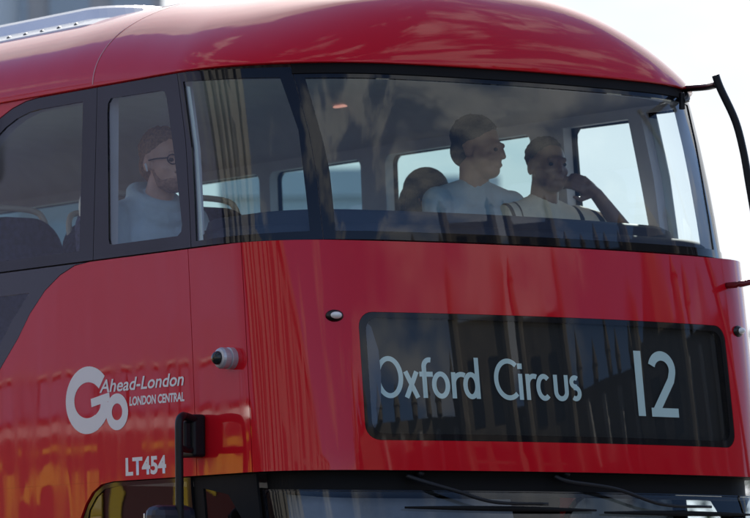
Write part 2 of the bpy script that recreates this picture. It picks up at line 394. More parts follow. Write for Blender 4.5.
# long low abbey range between the towers, with small pinnacles along its parapet
e = empty('abbey_range', 'long dark stone range with a spiky parapet between towers', 'building', (0, 0, 0))
def wall_arc(bm, az0, az1, D, h, z0=0):
    n = 24; A = []
    for k in range(n+1):
        a = R_(az0+(az1-az0)*k/n); A.append((D*math.sin(a), D*math.cos(a), (D+6)*math.sin(a), (D+6)*math.cos(a)))
    V = [[bm.verts.new((q[0], q[1], z0)), bm.verts.new((q[0], q[1], h)), bm.verts.new((q[2], q[3], h)), bm.verts.new((q[2], q[3], z0))] for q in A]
    for P, Q in zip(V, V[1:]):
        for i in range(4): bm.faces.new((P[i], P[(i+1) % 4], Q[(i+1) % 4], Q[i]))
    bm.faces.new(V[0]); bm.faces.new(V[-1][::-1])
bm = bmesh.new(); wall_arc(bm, 108, 172, 66, 18.2); obj('wall', bm, M_STONED, e)
for a in list(range(109, 121, 3))+[129.5, 132, 133.6, 136, 138.5]+[158, 160.5, 162, 164, 166.5, 169, 171]:
    bm = bmesh.new(); hh = random.choice((2.0, 2.6, 3.2)); pinn(bm, 65.6*math.sin(R_(a)), 65.6*math.cos(R_(a)), 18.2, .45, hh); obj('pinnacle', bm, M_STONED, e)
for k in range(24):
    a = R_(109+k*2.6); bm = bmesh.new(); c, s_ = math.cos(a), math.sin(a)
    cyl(bm, (65.8*s_, 65.8*c, 0), (65.8*s_, 65.8*c, 17.5), .5, n=6); obj('buttress', bm, M_STONE, e)

# pale sunlit terrace across the street with tall pilasters
def terrace(name, label, x, y0, y1, hgt, storeys, bay, m, mw, pil=True, cat='building'):
    e = empty(name, label, cat, (x, (y0+y1)/2, 0))
    L = (y1-y0)/2
    bm = bmesh.new(); box(bm, (-12, -L, 0), (0, L, hgt)); obj('wall', bm, m, e)
    bm = bmesh.new(); box(bm, (-12.2, -L-.2, hgt+.003), (.6, L+.2, hgt+.7)); obj('cornice', bm, m, e)
    n = int((y1-y0)/bay)
    for k in range(n+1):
        yy = -L+k*bay
        if not pil: break
        pw = random.uniform(.28, .75); yy += random.uniform(-.22, .22)*bay
        bm = bmesh.new(); box(bm, (.003, yy-pw, 0), (.75, yy+pw, hgt-.003)); obj('pilaster', bm, m, e)
    for k in range(n):
        yy = -L+(k+.5)*bay
        for s in range(storeys):
            bm = bmesh.new(); z = 1+s*(hgt-1)/storeys
            box(bm, (.002, yy-bay*.17, z), (.06, yy+bay*.17, z+(hgt-1)/storeys*.68)); obj('window', bm, mw, e)
    return e
M_PWIN = mat('dusty_window_glass', (0.14, 0.14, 0.15), 0.3)
terrace('stone_block', 'tall pale stone block with closely spaced pilasters across the road', -31, 3, 19, 33, 8, 3.3, M_STONE, M_PWIN)
terrace('stone_terrace', 'long low stone terrace with pilasters across the road', -31, -58, 2, 12, 3, 7.2, M_STONE, M_PWIN)
terrace('sky_tinted_terrace', 'long terrace given a sky blue tint further up the far side of the road', -31, 21, 96, 15, 4, 9.0, mat('sky_tinted_render', (0.20, 0.22, 0.38), 0.85, var=0.2, vscale=.4), mat('sky_tinted_glass', (0.14, 0.16, 0.28), 0.5), pil=False)  # unseen terrace; its blue stands in for sky mirrored in the bus side

# hazy office blocks far behind the bus (seen over its roof and through its windows)
M_CONC = mat('haze_tinted_concrete', (0.62, 0.68, 0.70), 0.9, var=0.12, vscale=0.15)  # distance haze is put into this pale bluish base colour
M_BRICK = mat('dull_brick', (0.52, 0.49, 0.47), 0.9, var=0.2, vscale=0.2)
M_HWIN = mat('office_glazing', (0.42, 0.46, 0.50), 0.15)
def block(name, label, cx, cy, wd, dp, hgt, rz, m, nx, nz):
    e = empty(name, label, 'building', (cx, cy, 0), rz)
    bm = bmesh.new(); box(bm, (-wd/2, 0, 0), (wd/2, dp, hgt)); obj('wall', bm, m, e)
    bm = bmesh.new(); box(bm, (-wd/2-.2, -.3, hgt+.003), (wd/2+.2, dp+.2, hgt+.8)); obj('parapet', bm, m, e)
    for i in range(nx):
        for k in range(nz):
            bm = bmesh.new(); a = -wd/2+(i+.5)*wd/nx; z = 2+k*(hgt-2)/nz
            box(bm, (a-wd/nx*.33, -.09, z), (a+wd/nx*.33, -.002, z+(hgt-2)/nz*.62)); obj('window', bm, M_HWIN, e)
    return e
def dirp(px, dist):      # ground point on the sight line through column px of the photograph's frame
    v = d+rt*((px-375)/5255); v = Vector((v.x, v.y, 0)).normalized(); return Vector((-12.797, -16.454, 0))+v*dist
p = dirp(40, 118); block('office_block', 'blurred brown and grey building seen over the bus roof', p.x, p.y, 5.6, 14, 24, -TH+.05, M_BRICK, 4, 8)
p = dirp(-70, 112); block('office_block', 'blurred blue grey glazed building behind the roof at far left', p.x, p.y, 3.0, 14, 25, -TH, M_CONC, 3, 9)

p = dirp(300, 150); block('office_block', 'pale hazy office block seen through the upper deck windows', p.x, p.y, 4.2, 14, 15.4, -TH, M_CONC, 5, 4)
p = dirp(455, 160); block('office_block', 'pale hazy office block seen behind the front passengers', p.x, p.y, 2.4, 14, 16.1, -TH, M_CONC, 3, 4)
# ================================================================== BUS
bus = empty('double_decker_bus', 'red double decker bus with a white fleet name on its side', 'bus', (0, 5.2, 0))
class _B: pass
bus_off = Vector((0, 5.2, 0))
def fix(o):            # parts are built in world space; keep them there under the empty
    o.matrix_parent_inverse = Matrix.Translation(-bus_off); return o
_link = link
def link(name, me, m, parent=None):
    o = _link(name, me, m, parent)
    if parent is bus: fix(o)
    return o
S_REAR = Sof(10.95)

# --- red panels of the upper deck
front = sheet('front_panel', rrect(-1.387, 1.387, 2.45, 3.346), M_RED, bus, holes=[rrect(-.922, .922, 2.566, 3.066, .06)], thick=.03)
for sg in (-1, 1):
    q = rrect(-1.748, -1.391, 2.45, 3.346); sheet('corner_panel', q if sg < 0 else mir(q), M_RED, bus, thick=.03)
    # side panel with the swooping edge of the stair glazing
    swoop = [(-2.46, 3.346), (-2.574, 3.338), (-2.687, 3.306), (-2.802, 3.25), (-2.918, 3.163), (-3.011, 3.066), (-3.153, 2.945), (-3.42, 2.70), (-3.70, 2.45)]
    q = [(-1.752, 2.45), (-1.752, 3.346)]+swoop
    q = q[::-1]
    sheet('side_panel', q if sg < 0 else mir(q), M_RED, bus, thick=.03)
    g = [(a-.006, b+.004) for a, b in swoop]; g[0] = (-2.49, 3.346); g[-1] = (-3.706, 2.45)
    q = [(-4.9, 2.45)]+g[::-1]+[(-4.9, 3.346)]
    hole = [(-4.6, 2.62), (-3.66, 2.62), (-3.44, 2.80), (-3.21, 3.0), (-3.08, 3.13), (-2.93, 3.25), (-4.6, 3.25)]
    st = sheet('stair_window', q if sg < 0 else mir(q), M_BLK, bus, holes=[hole if sg < 0 else mir(hole)], off=-.004, thick=.02)
    sheet('glass', hole if sg < 0 else mir(hole), M_TINT, st, off=-.008, thick=0)
    q = rrect(-S_REAR, -4.904, 2.45, 3.346); sheet('side_panel', q if sg < 0 else mir(q), M_RED, bus, thick=.03)
# dark shell behind the panel gaps
sheet('inner_shell', rrect(-S_REAR, S_REAR, 2.452, 3.344), M_RUB, bus, holes=[rrect(-.93, .93, 2.56, 3.075, .05), rrect(-4.62, -2.9, 2.6, 3.27), rrect(2.9, 4.62, 2.6, 3.27)], off=-.034, thick=.012)

# waist ledge closing the step between red panels and glazing
bm = bmesh.new(); rows = []
N_ = 150
for k in range(N_+1):
    s = -2.6+5.2*k/N_; a = PT(s, 3.347, -.001); b = M3(s, 3.352)[0]-NRM(s, 3.36)*.03; b.z = 3.349
    rows.append((bm.verts.new(a), bm.verts.new(b)))
for A, B in zip(rows, rows[1:]): bm.faces.new((A[0], B[0], B[1], A[1]))
obj_l = obj('waist_ledge', bm, M_RED, bus)

# --- glazing of the upper deck
def glazed(name, outer, pane, gm, off=-.002, thick=.012, fm=M_GLOSSBLK):
    o = sheet(name, outer, fm, bus, holes=[pane], off=off, thick=thick)
    g = sheet('glass', pane, gm, o, off=off-.004, thick=0)
    return o
ZB, ZT = 3.353, 4.058
ws = [(-.985, 3.386), (.985, 3.386), (.992, 3.62), (1.006, 3.732), (1.056, 4.000), (-1.056, 4.000), (-1.006, 3.732), (-.992, 3.62)]
glazed('windscreen', [(-1.034, ZB), (1.034, ZB), (1.045, 3.6), (1.062, 3.78), (1.112, ZT), (-1.112, ZT), (-1.062, 3.78), (-1.045, 3.6)], ws, M_CLEAR)
for sg in (-1, 1):
    o_ = [(-1.70, ZB), (-1.037, ZB), (-1.048, 3.6), (-1.065, 3.78), (-1.115, ZT), (-1.735, ZT), (-1.705, 3.78)]
    p_ = [(-1.665, 3.375), (-1.088, 3.386), (-1.100, 3.62), (-1.107, 3.79), (-1.165, 4.005), (-1.695, 4.020), (-1.665, 3.75)]
    glazed('corner_window', o_ if sg < 0 else mir(o_), p_ if sg < 0 else mir(p_), M_CLEAR)
    o_ = [(-2.446, ZB), (-1.704, ZB), (-1.709, 3.78), (-1.739, ZT), (-2.446, ZT)]
    p_ = [(-2.300, 3.405), (-1.80, 3.405), (-1.772, 3.42), (-1.764, 3.45), (-1.80, 3.72), (-1.838, 3.965), (-1.852, 3.992), (-1.88, 4.0), (-2.32, 4.004), (-2.345, 3.985), (-2.35, 3.95), (-2.328, 3.43), (-2.32, 3.41)]
    glazed('side_window', o_ if sg < 0 else mir(o_), p_ if sg < 0 else mir(p_), M_TINT if sg < 0 else M_LITE)
# second window on the near side has a curved rear shoulder; plain panes follow
def shoulder(s_f, s_b, zb, zt, r):
    return [(s_b, zb), (s_f, zb), (s_f, zt)]+[(s_b+r+r*math.cos(R_(90+90*k/10)), zt-r*.8+r*.8*math.sin(R_(90+90*k/10))) for k in range(11)]
glazed('side_window', shoulder(-2.450, -3.58, ZB, ZT, .70), shoulder(-2.553, -3.46, 3.397, 4.010, .58), M_TINT)
ya = 3.66
near = [(-3.60, -4.72), (-4.74, -6.1), (-6.12, -7.5), (-7.52, -8.9), (-8.92, -10.3)]
for a, b in near: glazed('side_window', rrect(b, a, ZB, ZT), rrect(b+.08, a-.08, 3.397, 4.0, .05), M_TINT)
sheet('rear_quarter', rrect(-S_REAR, -10.304, ZB, ZT), M_RED, bus, thick=.03)
sheet('shoulder_panel', [(-3.584, 3.36), (-3.584, ZT)]+[(a-.003, b+.003) for a, b in shoulder(-2.45, -3.58, ZB, ZT, .70)[3:]], M_RED, bus, off=-.001, thick=.012) if False else None
far = [(1.585, 2.645), (2.85, 3.56), (3.66, 4.75), (4.95, 6.1), (6.3, 7.5), (7.7, 8.9)]
prev = 2.45
for a, b in far:
    a_, b_ = Sof(a), Sof(b); nxt = b_+.09
    glazed('side_window', rrect(prev, nxt, ZB, ZT), rrect(a_, b_, 3.397, 4.003, .04), M_FAR); prev = nxt+.004
sheet('rear_quarter', rrect(prev, S_REAR, ZB, ZT), M_RED, bus, thick=.03)
# red infill behind the curved shoulder of the near window
sh_ = shoulder(-2.450, -3.58, ZB, ZT, .70)[3:]
sheet('shoulder_panel', [(-3.583, ZT+.001), (-3.583, sh_[-1][1])]+[(a-.001, b+.003) for a, b in sh_[::-1]], M_RED, bus, off=0, thick=.02)

sheet('eaves_shade_strip', rrect(-1.11, 1.11, 4.018, 4.0575), M_RUB, bus, off=.0035, thick=.005)  # matte black strip in place of the recessed shadow under the roof lip
# --- roof: red dome and coves with a raised white panel
def RP(s, t):
    F, pf, qf, pe, p, q, H, W, z0, yf0, rc0 = .72, 2.2, 1.2, 2.7, 2.7, 2.1, .44, 1.226, 4.062, .068, .70
    ph = t*math.pi/2*.995
    u = min(max((abs(s)-1.2)/1.6, 0), 1); u = u*u*(3-2*u)
    v_ = min(abs(s)/1.15, 1); v_ = v_*v_*(3-2*v_); qq = (1.7+(qf-1.7)*v_) if abs(s) < 1.2 else qf+(q-qf)*u; pp = pe+(p-pe)*u
    c = math.cos(ph)**(2/pp); w_ = max(W*c, .02); rc = min(rc0, w_*.97); yf = yf0+F*(1-math.cos(ph)**(2/pf))
    x, y, nx, ny = Mp(s, w_, yf, rc)
    return Vector((x, y, z0+H*math.sin(ph)**(2/qq)))
bm = bmesh.new(); SS = []
s = 0.0
while s < 2.9: SS.append(s); s += .045
SS += [3.3, 4, 5.5, 7, 8.5, 10, 11.2, 11.9, S_REAR]; SS = [-q for q in SS[:0:-1]]+SS
TT = [0, .004, .012, .03, .06]+[.1+.9*k/26 for k in range(27)]
G = []
lip = []
for s in SS:
    a = RP(s, 0); cc = Vector((0, 1.2 if abs(s) < 2.4 else a.y, a.z)); b = a+(cc-a).normalized()*.065; b.z -= .003
    lip.append(bm.verts.new(b)); G.append([bm.verts.new(RP(s, t)) for t in TT])
for i in range(len(SS)-1):
    bm.faces.new((lip[i], lip[i+1], G[i+1][0], G[i][0]))
    for j in range(len(TT)-1): bm.faces.new((G[i][j], G[i+1][j], G[i+1][j+1], G[i][j+1]))
bm.faces.new([g for g in G[0]]+[g for g in G[-1][::-1]])
bmesh.ops.remove_doubles(bm, verts=bm.verts, dist=.0008)
bmesh.ops.recalc_face_normals(bm, faces=bm.faces)
roof = obj('roof_shell', bm, M_RED, bus, smooth=True)
# thin joint where dome meets cove
bm = bmesh.new()
for t0 in range(0, 40):
    pass
for sg in (-1, 1):
    A = []
    for k in range(31):
        t = .01+.70*k/30
        a = RP(sg*2.450, t); b = RP(sg*2.458, t); n = (a-Vector((0, a.y, 3.6))).normalized()
        A.append((bm.verts.new(a+n*.0012), bm.verts.new(b+n*.0012)))
    for P, Q in zip(A, A[1:]): bm.faces.new((P[0], P[1], Q[1], Q[0]) if sg > 0 else (P[0], Q[0], Q[1], P[1]))
obj('roof_joint', bm, mat('joint_sealant', (0.60, 0.25, 0.28), 0.5), bus)
# white panel
bm = bmesh.new()
def ring(hw, y0, r, z, yb=10.6):
    P = []
    for k in range(9): g = R_(180+90*k/8); P.append((-hw+r+r*math.cos(g), y0+r+r*math.sin(g), z))
    for k in range(9): g = R_(270+90*k/8); P.append((hw-r+r*math.cos(g), y0+r+r*math.sin(g), z))
    P += [(hw, yb, z), (-hw, yb, z)]
    return [bm.verts.new(p) for p in P]
rs = [ring(.95, 1.72, .22, 4.372), ring(.945, 1.725, .22, 4.386), ring(.872, 1.80, .2, 4.420), ring(.862, 1.815, .2, 4.424), ring(.815, 1.90, .2, 4.476), ring(.795, 1.93, .2, 4.490), ring(.70, 2.1, .2, 4.497)]
for A, B in zip(rs, rs[1:]):
    for k in range(len(A)): bm.faces.new((A[k], A[(k+1) % len(A)], B[(k+1) % len(A)], B[k]))
bm.faces.new(rs[-1])
for k in range(66):
    y = 2.03+k*.133
    for sg in (-1, 1): lathe(bm, (sg*.908, y, 4.4015), (sg*.45, 0, 1), [(.010, 0), (.010, .003), (.005, .006)], n=10, mi=1)
obj('roof_panel', bm, [M_ROOFW, M_DARKMET], bus)

# --- destination display
disp = bpy.data.objects.new('destination_display', None); col.objects.link(disp); disp.parent = bus; disp.matrix_parent_inverse = Matrix.Translation(-bus_off)
MI = Matrix.Identity(4)
def sub(o): o.matrix_parent_inverse = disp.matrix_parent_inverse.inverted() if False else MI; return o
disp.location = (0, 0, 0)
sheet('frame', rrect(-.921, .921, 2.567, 3.065, .06), M_GLOSSBLK, disp, holes=[rrect(-.893, .893, 2.592, 3.043, .05)], off=-.001, thick=.05)
sheet('glass', rrect(-.893, .893, 2.592, 3.043, .05), M_SIGNG, disp, off=-.003, thick=0)
sheet('blind', rrect(-.90, .90, 2.585, 3.05), M_BLIND, disp, off=-.030, thick=.01)
for sg in (-1,):
    q = [(-.893, 2.60), (-.872, 2.62), (-.846, 2.72), (-.838, 2.82), (-.842, 2.92), (-.866, 3.01), (-.893, 3.035)]
    sheet('bezel', q[::1], mat('blue_grey_bezel', (0.045, 0.055, 0.085), 0.3), disp, off=-.012, thick=.004)
W_ = .0195; b0, xh, ct = 2.737, 2.840, 2.896
o_h = (xh-b0)/2
def bowl(c, rx, a0=0, a1=360): return arc(c, b0+o_h, rx-W_/2, o_h-W_/2+.002, a0, a1, 28)
P_ = []
P_.append((arc(-.797, (b0+ct)/2, .0585-W_/2, (ct-b0)/2-W_/2+.003, 0, 360, 40), None))
P_.append(([(-.728, b0), (-.680, xh)], None)); P_.append(([(-.680, b0), (-.728, xh)], None))
P_.append(([(-.647, b0), (-.647, ct-.035)]+arc(-.622, ct-.037, .025, .028, 180, 75, 10)[1:], None)); P_.append(([(-.668, xh-W_/2), (-.610, xh-W_/2)], None))
P_.append((bowl(-.577, .0395), None))
P_.append(([(-.520, b0), (-.520, xh)], None)); P_.append((arc(-.485, b0+.058, .035, .037, 180, 62, 12), None))
P_.append((bowl(-.442, .0365), None)); P_.append(([(-.413, b0), (-.413, ct+.003)], None))
P_.append((arc(-.268, (b0+ct)/2, .068-W_/2, (ct-b0)/2-W_/2+.003, 50, 310, 34), None))
P_.append(([(-.212, b0), (-.212, xh)], None)); P_.append(([(-.212, 2.859), (-.212, 2.881)], .022))
P_.append(([(-.178, b0), (-.178, xh)], None)); P_.append((arc(-.148, b0+.060, .030, .035, 180, 65, 12), None))
P_.append((bowl(-.100, .0385, 48, 312), None))
P_.append(([(-.043, xh), (-.043, b0+.04)]+arc(-.016, b0+.036, .027, .028, 180, 360, 14)+[(.011, xh)], None))
sx, sz = .0555, b0+o_h
P_.append((arc(sx, sz+.024, .018, .018, 50, 270, 14)+arc(sx, sz-.020, .020, .022, 90, -130, 16), None))
# route number
P_.append(([(.402, 2.686), (.402, 2.949)], .040))
P_.append((arc(.536, 2.878, .060, .055, 165, -20, 18)+[(.584, 2.835), (.479, 2.700)], .038))
P_.append(([(.457, 2.703), (.613, 2.703)], .036))
strokes('lettering', P_, W_, M_LETT, disp, off=-.028)

# --- lettering on the side
fleet = bpy.data.objects.new('fleet_name', None); col.objects.link(fleet); fleet.parent = bus; fleet.matrix_parent_inverse = Matrix.Translation(-bus_off)
gx, gz = -2.478, 2.785
strokes('lettering', [
    (arc(gx-.003, gz, .132, .105, 40, 300, 36), .064),
    (arc(gx-.003, gz, .132, .105, 298, 332, 6)+[(-2.355, 2.775)], .060),
    ([(-2.455, 2.772), (-2.325, 2.792)], .034),
    (arc(-2.275, 2.728, .056, .054, 0, 360, 32), .040)], .05, M_WHITE, fleet, .0012)
text_on('lettering', 'Ahead-London', -2.395, -1.812, 2.811, 2.864, M_WHITE, fleet, .0025, shear=.24, bold=.016)
text_on('lettering', 'LONDON CENTRAL', -2.190, -1.815, 2.749, 2.784, M_WHITE, fleet, .0012, shear=.12, bold=.034)
text_on('fleet_number', 'LT454', -2.222, -1.950, 2.471, 2.541, M_WHITE, bus, .0012, bold=.034)

# --- camera pod, marker lights
def on(s, z, off=0): return PT(s, z, off)
n = NRM(-1.485, 2.897); p0 = on(-1.485, 2.897, -.002); ax = n.normalized()
bm = bmesh.new(); lathe(bm, p0, ax, [(.043, 0), (.043, .024), (.037, .027), (.037, .032), (.042, .035), (.042, .056), (.037, .065), (.029, .069)])
pod = obj('surveillance_camera', bm, M_SILV, bus, smooth=False)
bm = bmesh.new(); lathe(bm, p0+ax*.0685, ax, [(.027, 0), (.027, .006), (.023, .016), (.013, .024), (.003, .026)]); obj('lens', bm, mat('dark_lens', (0.012, 0.02, 0.02), 0.05), pod, smooth=True).matrix_parent_inverse = MI
pod2 = None
for sg in (-1, 1):
    s_, z_ = sg*1.018, 3.048
    n = NRM(s_, z_); p0 = on(s_, z_)
    bm = bmesh.new(); T = Matrix.Rotation(0, 4, 'X')
    a = n.cross(Vector((0, 0, 1))).normalized()
    def el_(bm, p, ra, rb, dp, n_=20):
        prev = None
        for k in range(7):
            g = math.pi/2*k/6; q = math.cos(g); h = math.sin(g)*dp
            rg = [bm.verts.new(p+a*(ra*q*math.cos(2*math.pi*i/n_))+Vector((0, 0, 1))*(rb*q*math.sin(2*math.pi*i/n_))+n*h) for i in range(n_)] if k < 6 else [bm.verts.new(p+n*dp)]
            if prev:
                for i in range(n_):
                    if k < 6: bm.faces.new((prev[i], rg[i], rg[(i+1) % n_], prev[(i+1) % n_]))
                    else: bm.faces.new((prev[i], rg[0], prev[(i+1) % n_]))
            prev = rg
    el_(bm, p0, .036, .024, .018); ml = obj('marker_light', bm, M_DARKMET, bus, smooth=True)
    bm = bmesh.new(); el_(bm, p0+n*.010-a*.004, .024, .0145, .019); obj('lens', bm, M_LENS, ml, smooth=True).matrix_parent_inverse = MI

# --- mirrors
bm = bmesh.new()
pb = on(-1.715, 2.60); nb = Vector((-1, 0, 0))
box(bm, (-1.305, .585, 2.520), (-1.2435, .69, 2.688), .012); box(bm, (-1.335, .60, 2.545), (-1.30, .66, 2.66), .008)
mb = obj('mirror', bm, M_ARM, bus)
bm = bmesh.new()
tube(bm, [(-1.29, .60, 2.668), (-1.345, .585, 2.678), (-1.375, .56, 2.674), (-1.397, .545, 2.655), (-1.402, .54, 2.60), (-1.402, .54, 2.5), (-1.402, .54, 2.36), (-1.402, .54, 2.1), (-1.402, .545, 1.8)], .0165)
tube(bm, [(-1.29, .61, 2.548), (-1.34, .58, 2.548), (-1.40, .545, 2.552)], .013)
obj('arm', bm, M_ARM, mb, smooth=True).matrix_parent_inverse = MI
bm = bmesh.new(); box(bm, (-1.515, .53, 1.92), (-1.315, .64, 2.330), .04); obj('housing', bm, mat('blue_black_plastic', (0.012, 0.016, 0.032), 0.4), mb).matrix_parent_inverse = MI
bm = bmesh.new(); box(bm, (-1.50, .641, 1.95), (-1.33, .648, 2.30), .003); obj('mirror_glass', bm, mat('mirror_glass', (.8, .8, .8), 0.02, metal=1), mb).matrix_parent_inverse = MI

pc = RP(.98, .01)
bm = bmesh.new()
box(bm, (.842, .165, 3.965), (.862, .185, 4.035), .004)
tube(bm, [(.852, .17, 4.0), (.90, .20, 4.015), (.95, .27, 4.045)], .013, sm=4)
tube(bm, [(.93, .30, 4.03), (.94, .30, 4.055), (.955, .30, 4.075)], .018, sm=4)
m2 = obj('nearside_mirror', bm, M_ARM, bus)
m2.name = 'mirror'
bm = bmesh.new(); tube(bm, [(.945, .27, 4.066), (.92, .10, 4.055), (.872, -.03, 4.05)], .0145, sm=6); obj('upper_arm', bm, mat('maroon_paint', (0.016, 0.008, 0.009), .4), m2, smooth=True).matrix_parent_inverse = MI
bm = bmesh.new(); tube(bm, [(.846, -.05, 4.085), (.872, -.05, 4.03), (.946, -.05, 3.906), (.985, -.05, 3.79), (1.012, -.05, 3.663), (1.052, -.05, 3.45), (1.075, -.05, 3.20), (1.085, -.05, 2.85), (1.09, -.05, 2.1)], .019, flat=.5); obj('hanger', bm, M_ARM, m2, smooth=True).matrix_parent_inverse = MI
bm = bmesh.new(); tube(bm, [(.97, .05, 3.235), (1.0, -.02, 3.240), (1.078, -.05, 3.262)], .013, sm=5); obj('lower_arm', bm, mat('dark_red_arm', (0.16, 0.01, 0.014), .35), m2, smooth=True).matrix_parent_inverse = MI
bm = bmesh.new(); box(bm, (1.0, -.10, 1.75), (1.24, .0, 2.20), .04); obj('housing', bm, M_ARM, m2).matrix_parent_inverse = MI

# --- lower deck: header, windscreen, cab window, skirts
sheet('header', rrect(-1.387, 1.387, 2.375, 2.4485, 0), M_RUB, bus, off=-.07, thick=.02)
bm = bmesh.new(); rows = []
for k in range(141):
    s = -3.7+7.4*k/140; rows.append((bm.verts.new(PT(s, 2.4495, -.001)), bm.verts.new(PT(s, 2.4495, -.075))))
for A, B in zip(rows, rows[1:]): bm.faces.new((A[0], A[1], B[1], B[0]))
obj('soffit', bm, M_RUB, bus)
lw = sheet('lower_windscreen', rrect(-1.387, 1.387, 1.25, 2.384), M_GLOSSBLK, bus, holes=[rrect(-1.372, 1.372, 1.30, 2.3795, 0, rr=(.03, .03, .12, .03))], off=-.04, thick=.008)
sheet('glass', rrect(-1.372, 1.372, 1.30, 2.3795, 0, rr=(.03, .03, .12, .03)), M_CLEAR, lw, off=-.044, thick=0)
for sg in (-1, 1):
    q = rrect(-1.80, -1.391, 1.25, 2.446); h = [(-1.74, 1.3), (-1.44, 1.3), (-1.44, 2.05), (-1.50, 2.26), (-1.58, 2.37), (-1.74, 2.40)]
    o_ = sheet('quarter_window', q if sg < 0 else mir(q), M_RUB, bus, holes=[h if sg < 0 else mir(h)], off=-.02, thick=.012)
    sheet('glass', h if sg < 0 else mir(h), M_CLEAR, o_, off=-.026, thick=0)
    q = [(-2.66, 1.25), (-1.803, 1.25), (-1.803, 2.446), (-2.31, 2.446), (-2.39, 2.437), (-2.45, 2.405), (-2.50, 2.36), (-2.54, 2.30), (-2.66, 2.0)]
    h = [(-2.60, 1.3), (-1.83, 1.3), (-1.83, 2.430), (-2.30, 2.430), (-2.38, 2.421), (-2.435, 2.391), (-2.485, 2.34), (-2.60, 2.0)]
    o_ = sheet('cab_window', q if sg < 0 else mir(q), M_GLOSSBLK, bus, holes=[h if sg < 0 else mir(h)], off=-.008, thick=.012)
    sheet('glass', h if sg < 0 else mir(h), M_TINT if sg < 0 else M_DOOR, o_, off=-.012, thick=0)
    q = [(-3.7, 1.25), (-2.664, 1.25), (-2.664, 2.0), (-2.544, 2.304), (-2.502, 2.364), (-2.452, 2.410), (-2.39, 2.441), (-2.31, 2.4497), (-3.7, 2.4497)]
    sheet('lower_side_panel', q if sg < 0 else mir(q), M_RED, bus, thick=.02)
    prev = -3.704
    for a, b in ((-3.704, -5.2), (-5.204, -6.7), (-6.704, -8.2), (-8.204, -9.7), (-9.704, -S_REAR)):
        o2 = rrect(b, a, 1.25, 2.4485); h = rrect(b+.1, a-.1, 1.36, 2.2, .06)
        o_ = sheet('lower_side_window', o2 if sg < 0 else mir(o2), M_RED, bus, holes=[h if sg < 0 else mir(h)], thick=.02)
        sheet('glass', h if sg < 0 else mir(h), M_TINT, o_, off=-.006, thick=0)
    # skirt with wheel arches
    def archpts(yc): return [(-Sof(yc)-.56*math.cos(R_(t)), .50+.56*math.sin(R_(t))) for t in range(-20, 201, 10)]
    q = [(-S_REAR, .30)]+[p for p in archpts(8.4)]+[p for p in archpts(2.75)]+[(-1.40, .30), (-1.40, 1.246), (-S_REAR, 1.246)]
    sheet('skirt_panel', q if sg < 0 else mir(q), M_RED, bus, thick=.02)
fp = sheet('lower_front_panel', rrect(-1.396, 1.396, .30, 1.246), M_RED, bus, thick=.03)
for sg in (-1, 1):
    p0 = on(sg*.85, .72); n = NRM(sg*.85, .72)
    bm = bmesh.new(); lathe(bm, p0-n*.01, n, [(.13, 0), (.13, .025), (.11, .03)]); hl = obj('headlight', bm, M_SILV, bus)
    bm = bmesh.new(); lathe(bm, p0+n*.021, n, [(.105, 0), (.09, .03), (.05, .045), (.01, .05)]); obj('lens', bm, M_LENS, hl, smooth=True).matrix_parent_inverse = MI
    for yc in (2.75, 8.4):
        bm = bmesh.new(); lathe(bm, (sg*.92, yc, .49), (sg, 0, 0), [(.30, 0), (.46, .01), (.49, .05), (.49, .24), (.46, .28), (.30, .285)]); wh = obj('wheel', bm, M_TYRE, bus)
        bm = bmesh.new(); lathe(bm, (sg*.93, yc, .49), (sg, 0, 0), [(.295, 0), (.295, .28), (.24, .24), (.12, .20), (.1, .27), (.01, .28)]); obj('rim', bm, M_SILV, wh).matrix_parent_inverse = MI
# rear
bm = bmesh.new(); box(bm, (-1.22, 10.93, .4), (1.22, 10.98, 4.06)); obj('rear_panel', bm, M_RED, bus)
bm = bmesh.new(); box(bm, (-1.0, 10.982, 3.4), (1.0, 10.99, 3.95)); obj('rear_window', bm, M_GLOSSBLK, bus)
bm = bmesh.new(); box(bm, (-1.15, .35, .33), (1.15, 10.9, .42)); obj('chassis', bm, M_RUB, bus)

sheet('glare_sheet', rrect(-1.31, -.25, 2.15, 2.372), mat('pale_glare', (0.16, 0.17, 0.20), .7, var=.3), bus, off=-.11, thick=.004)  # added pale sheet, stands in for bright reflections in the lower windscreen
# --- wipers (hung from the header)
def wiper(pivot, mid, tip, b0_, b1_):
    bm = bmesh.new(); P = [PT(pivot[0]-.06, pivot[1]+.022, -.03), PT(*pivot, -.01), PT(*mid, .005), PT(*tip, .0)]
    lathe(bm, PT(pivot[0], pivot[1]+.02, -.07), NRM(*pivot), [(.014, 0), (.014, .05), (.008, .055)], n=16)
    tube(bm, P+[PT((tip[0]+b1_[0])/2, tip[1]-.003, -.008)], lambda t: .0105-.005*t, flat=.6)
    o = obj('wiper', bm, M_ARM, bus, smooth=True)
    bm = bmesh.new(); tube(bm, [PT(b0_[0]+(b1_[0]-b0_[0])*k/8, b0_[1]+(b1_[1]-b0_[1])*k/8, -.028) for k in range(9)], lambda t: .004+.0065*math.sin(math.pi*min(1, max(0, t))), sm=2, flat=.7)
    obj('blade', bm, M_RUB, o, smooth=True).matrix_parent_inverse = MI
    return o
wiper((-.69, 2.410), (-.56, 2.368), (-.40, 2.328), (-.774, 2.313), (.105, 2.308))
wiper((-.02, 2.415), (.20, 2.384), (.44, 2.328), (.145, 2.300), (1.02, 2.303))

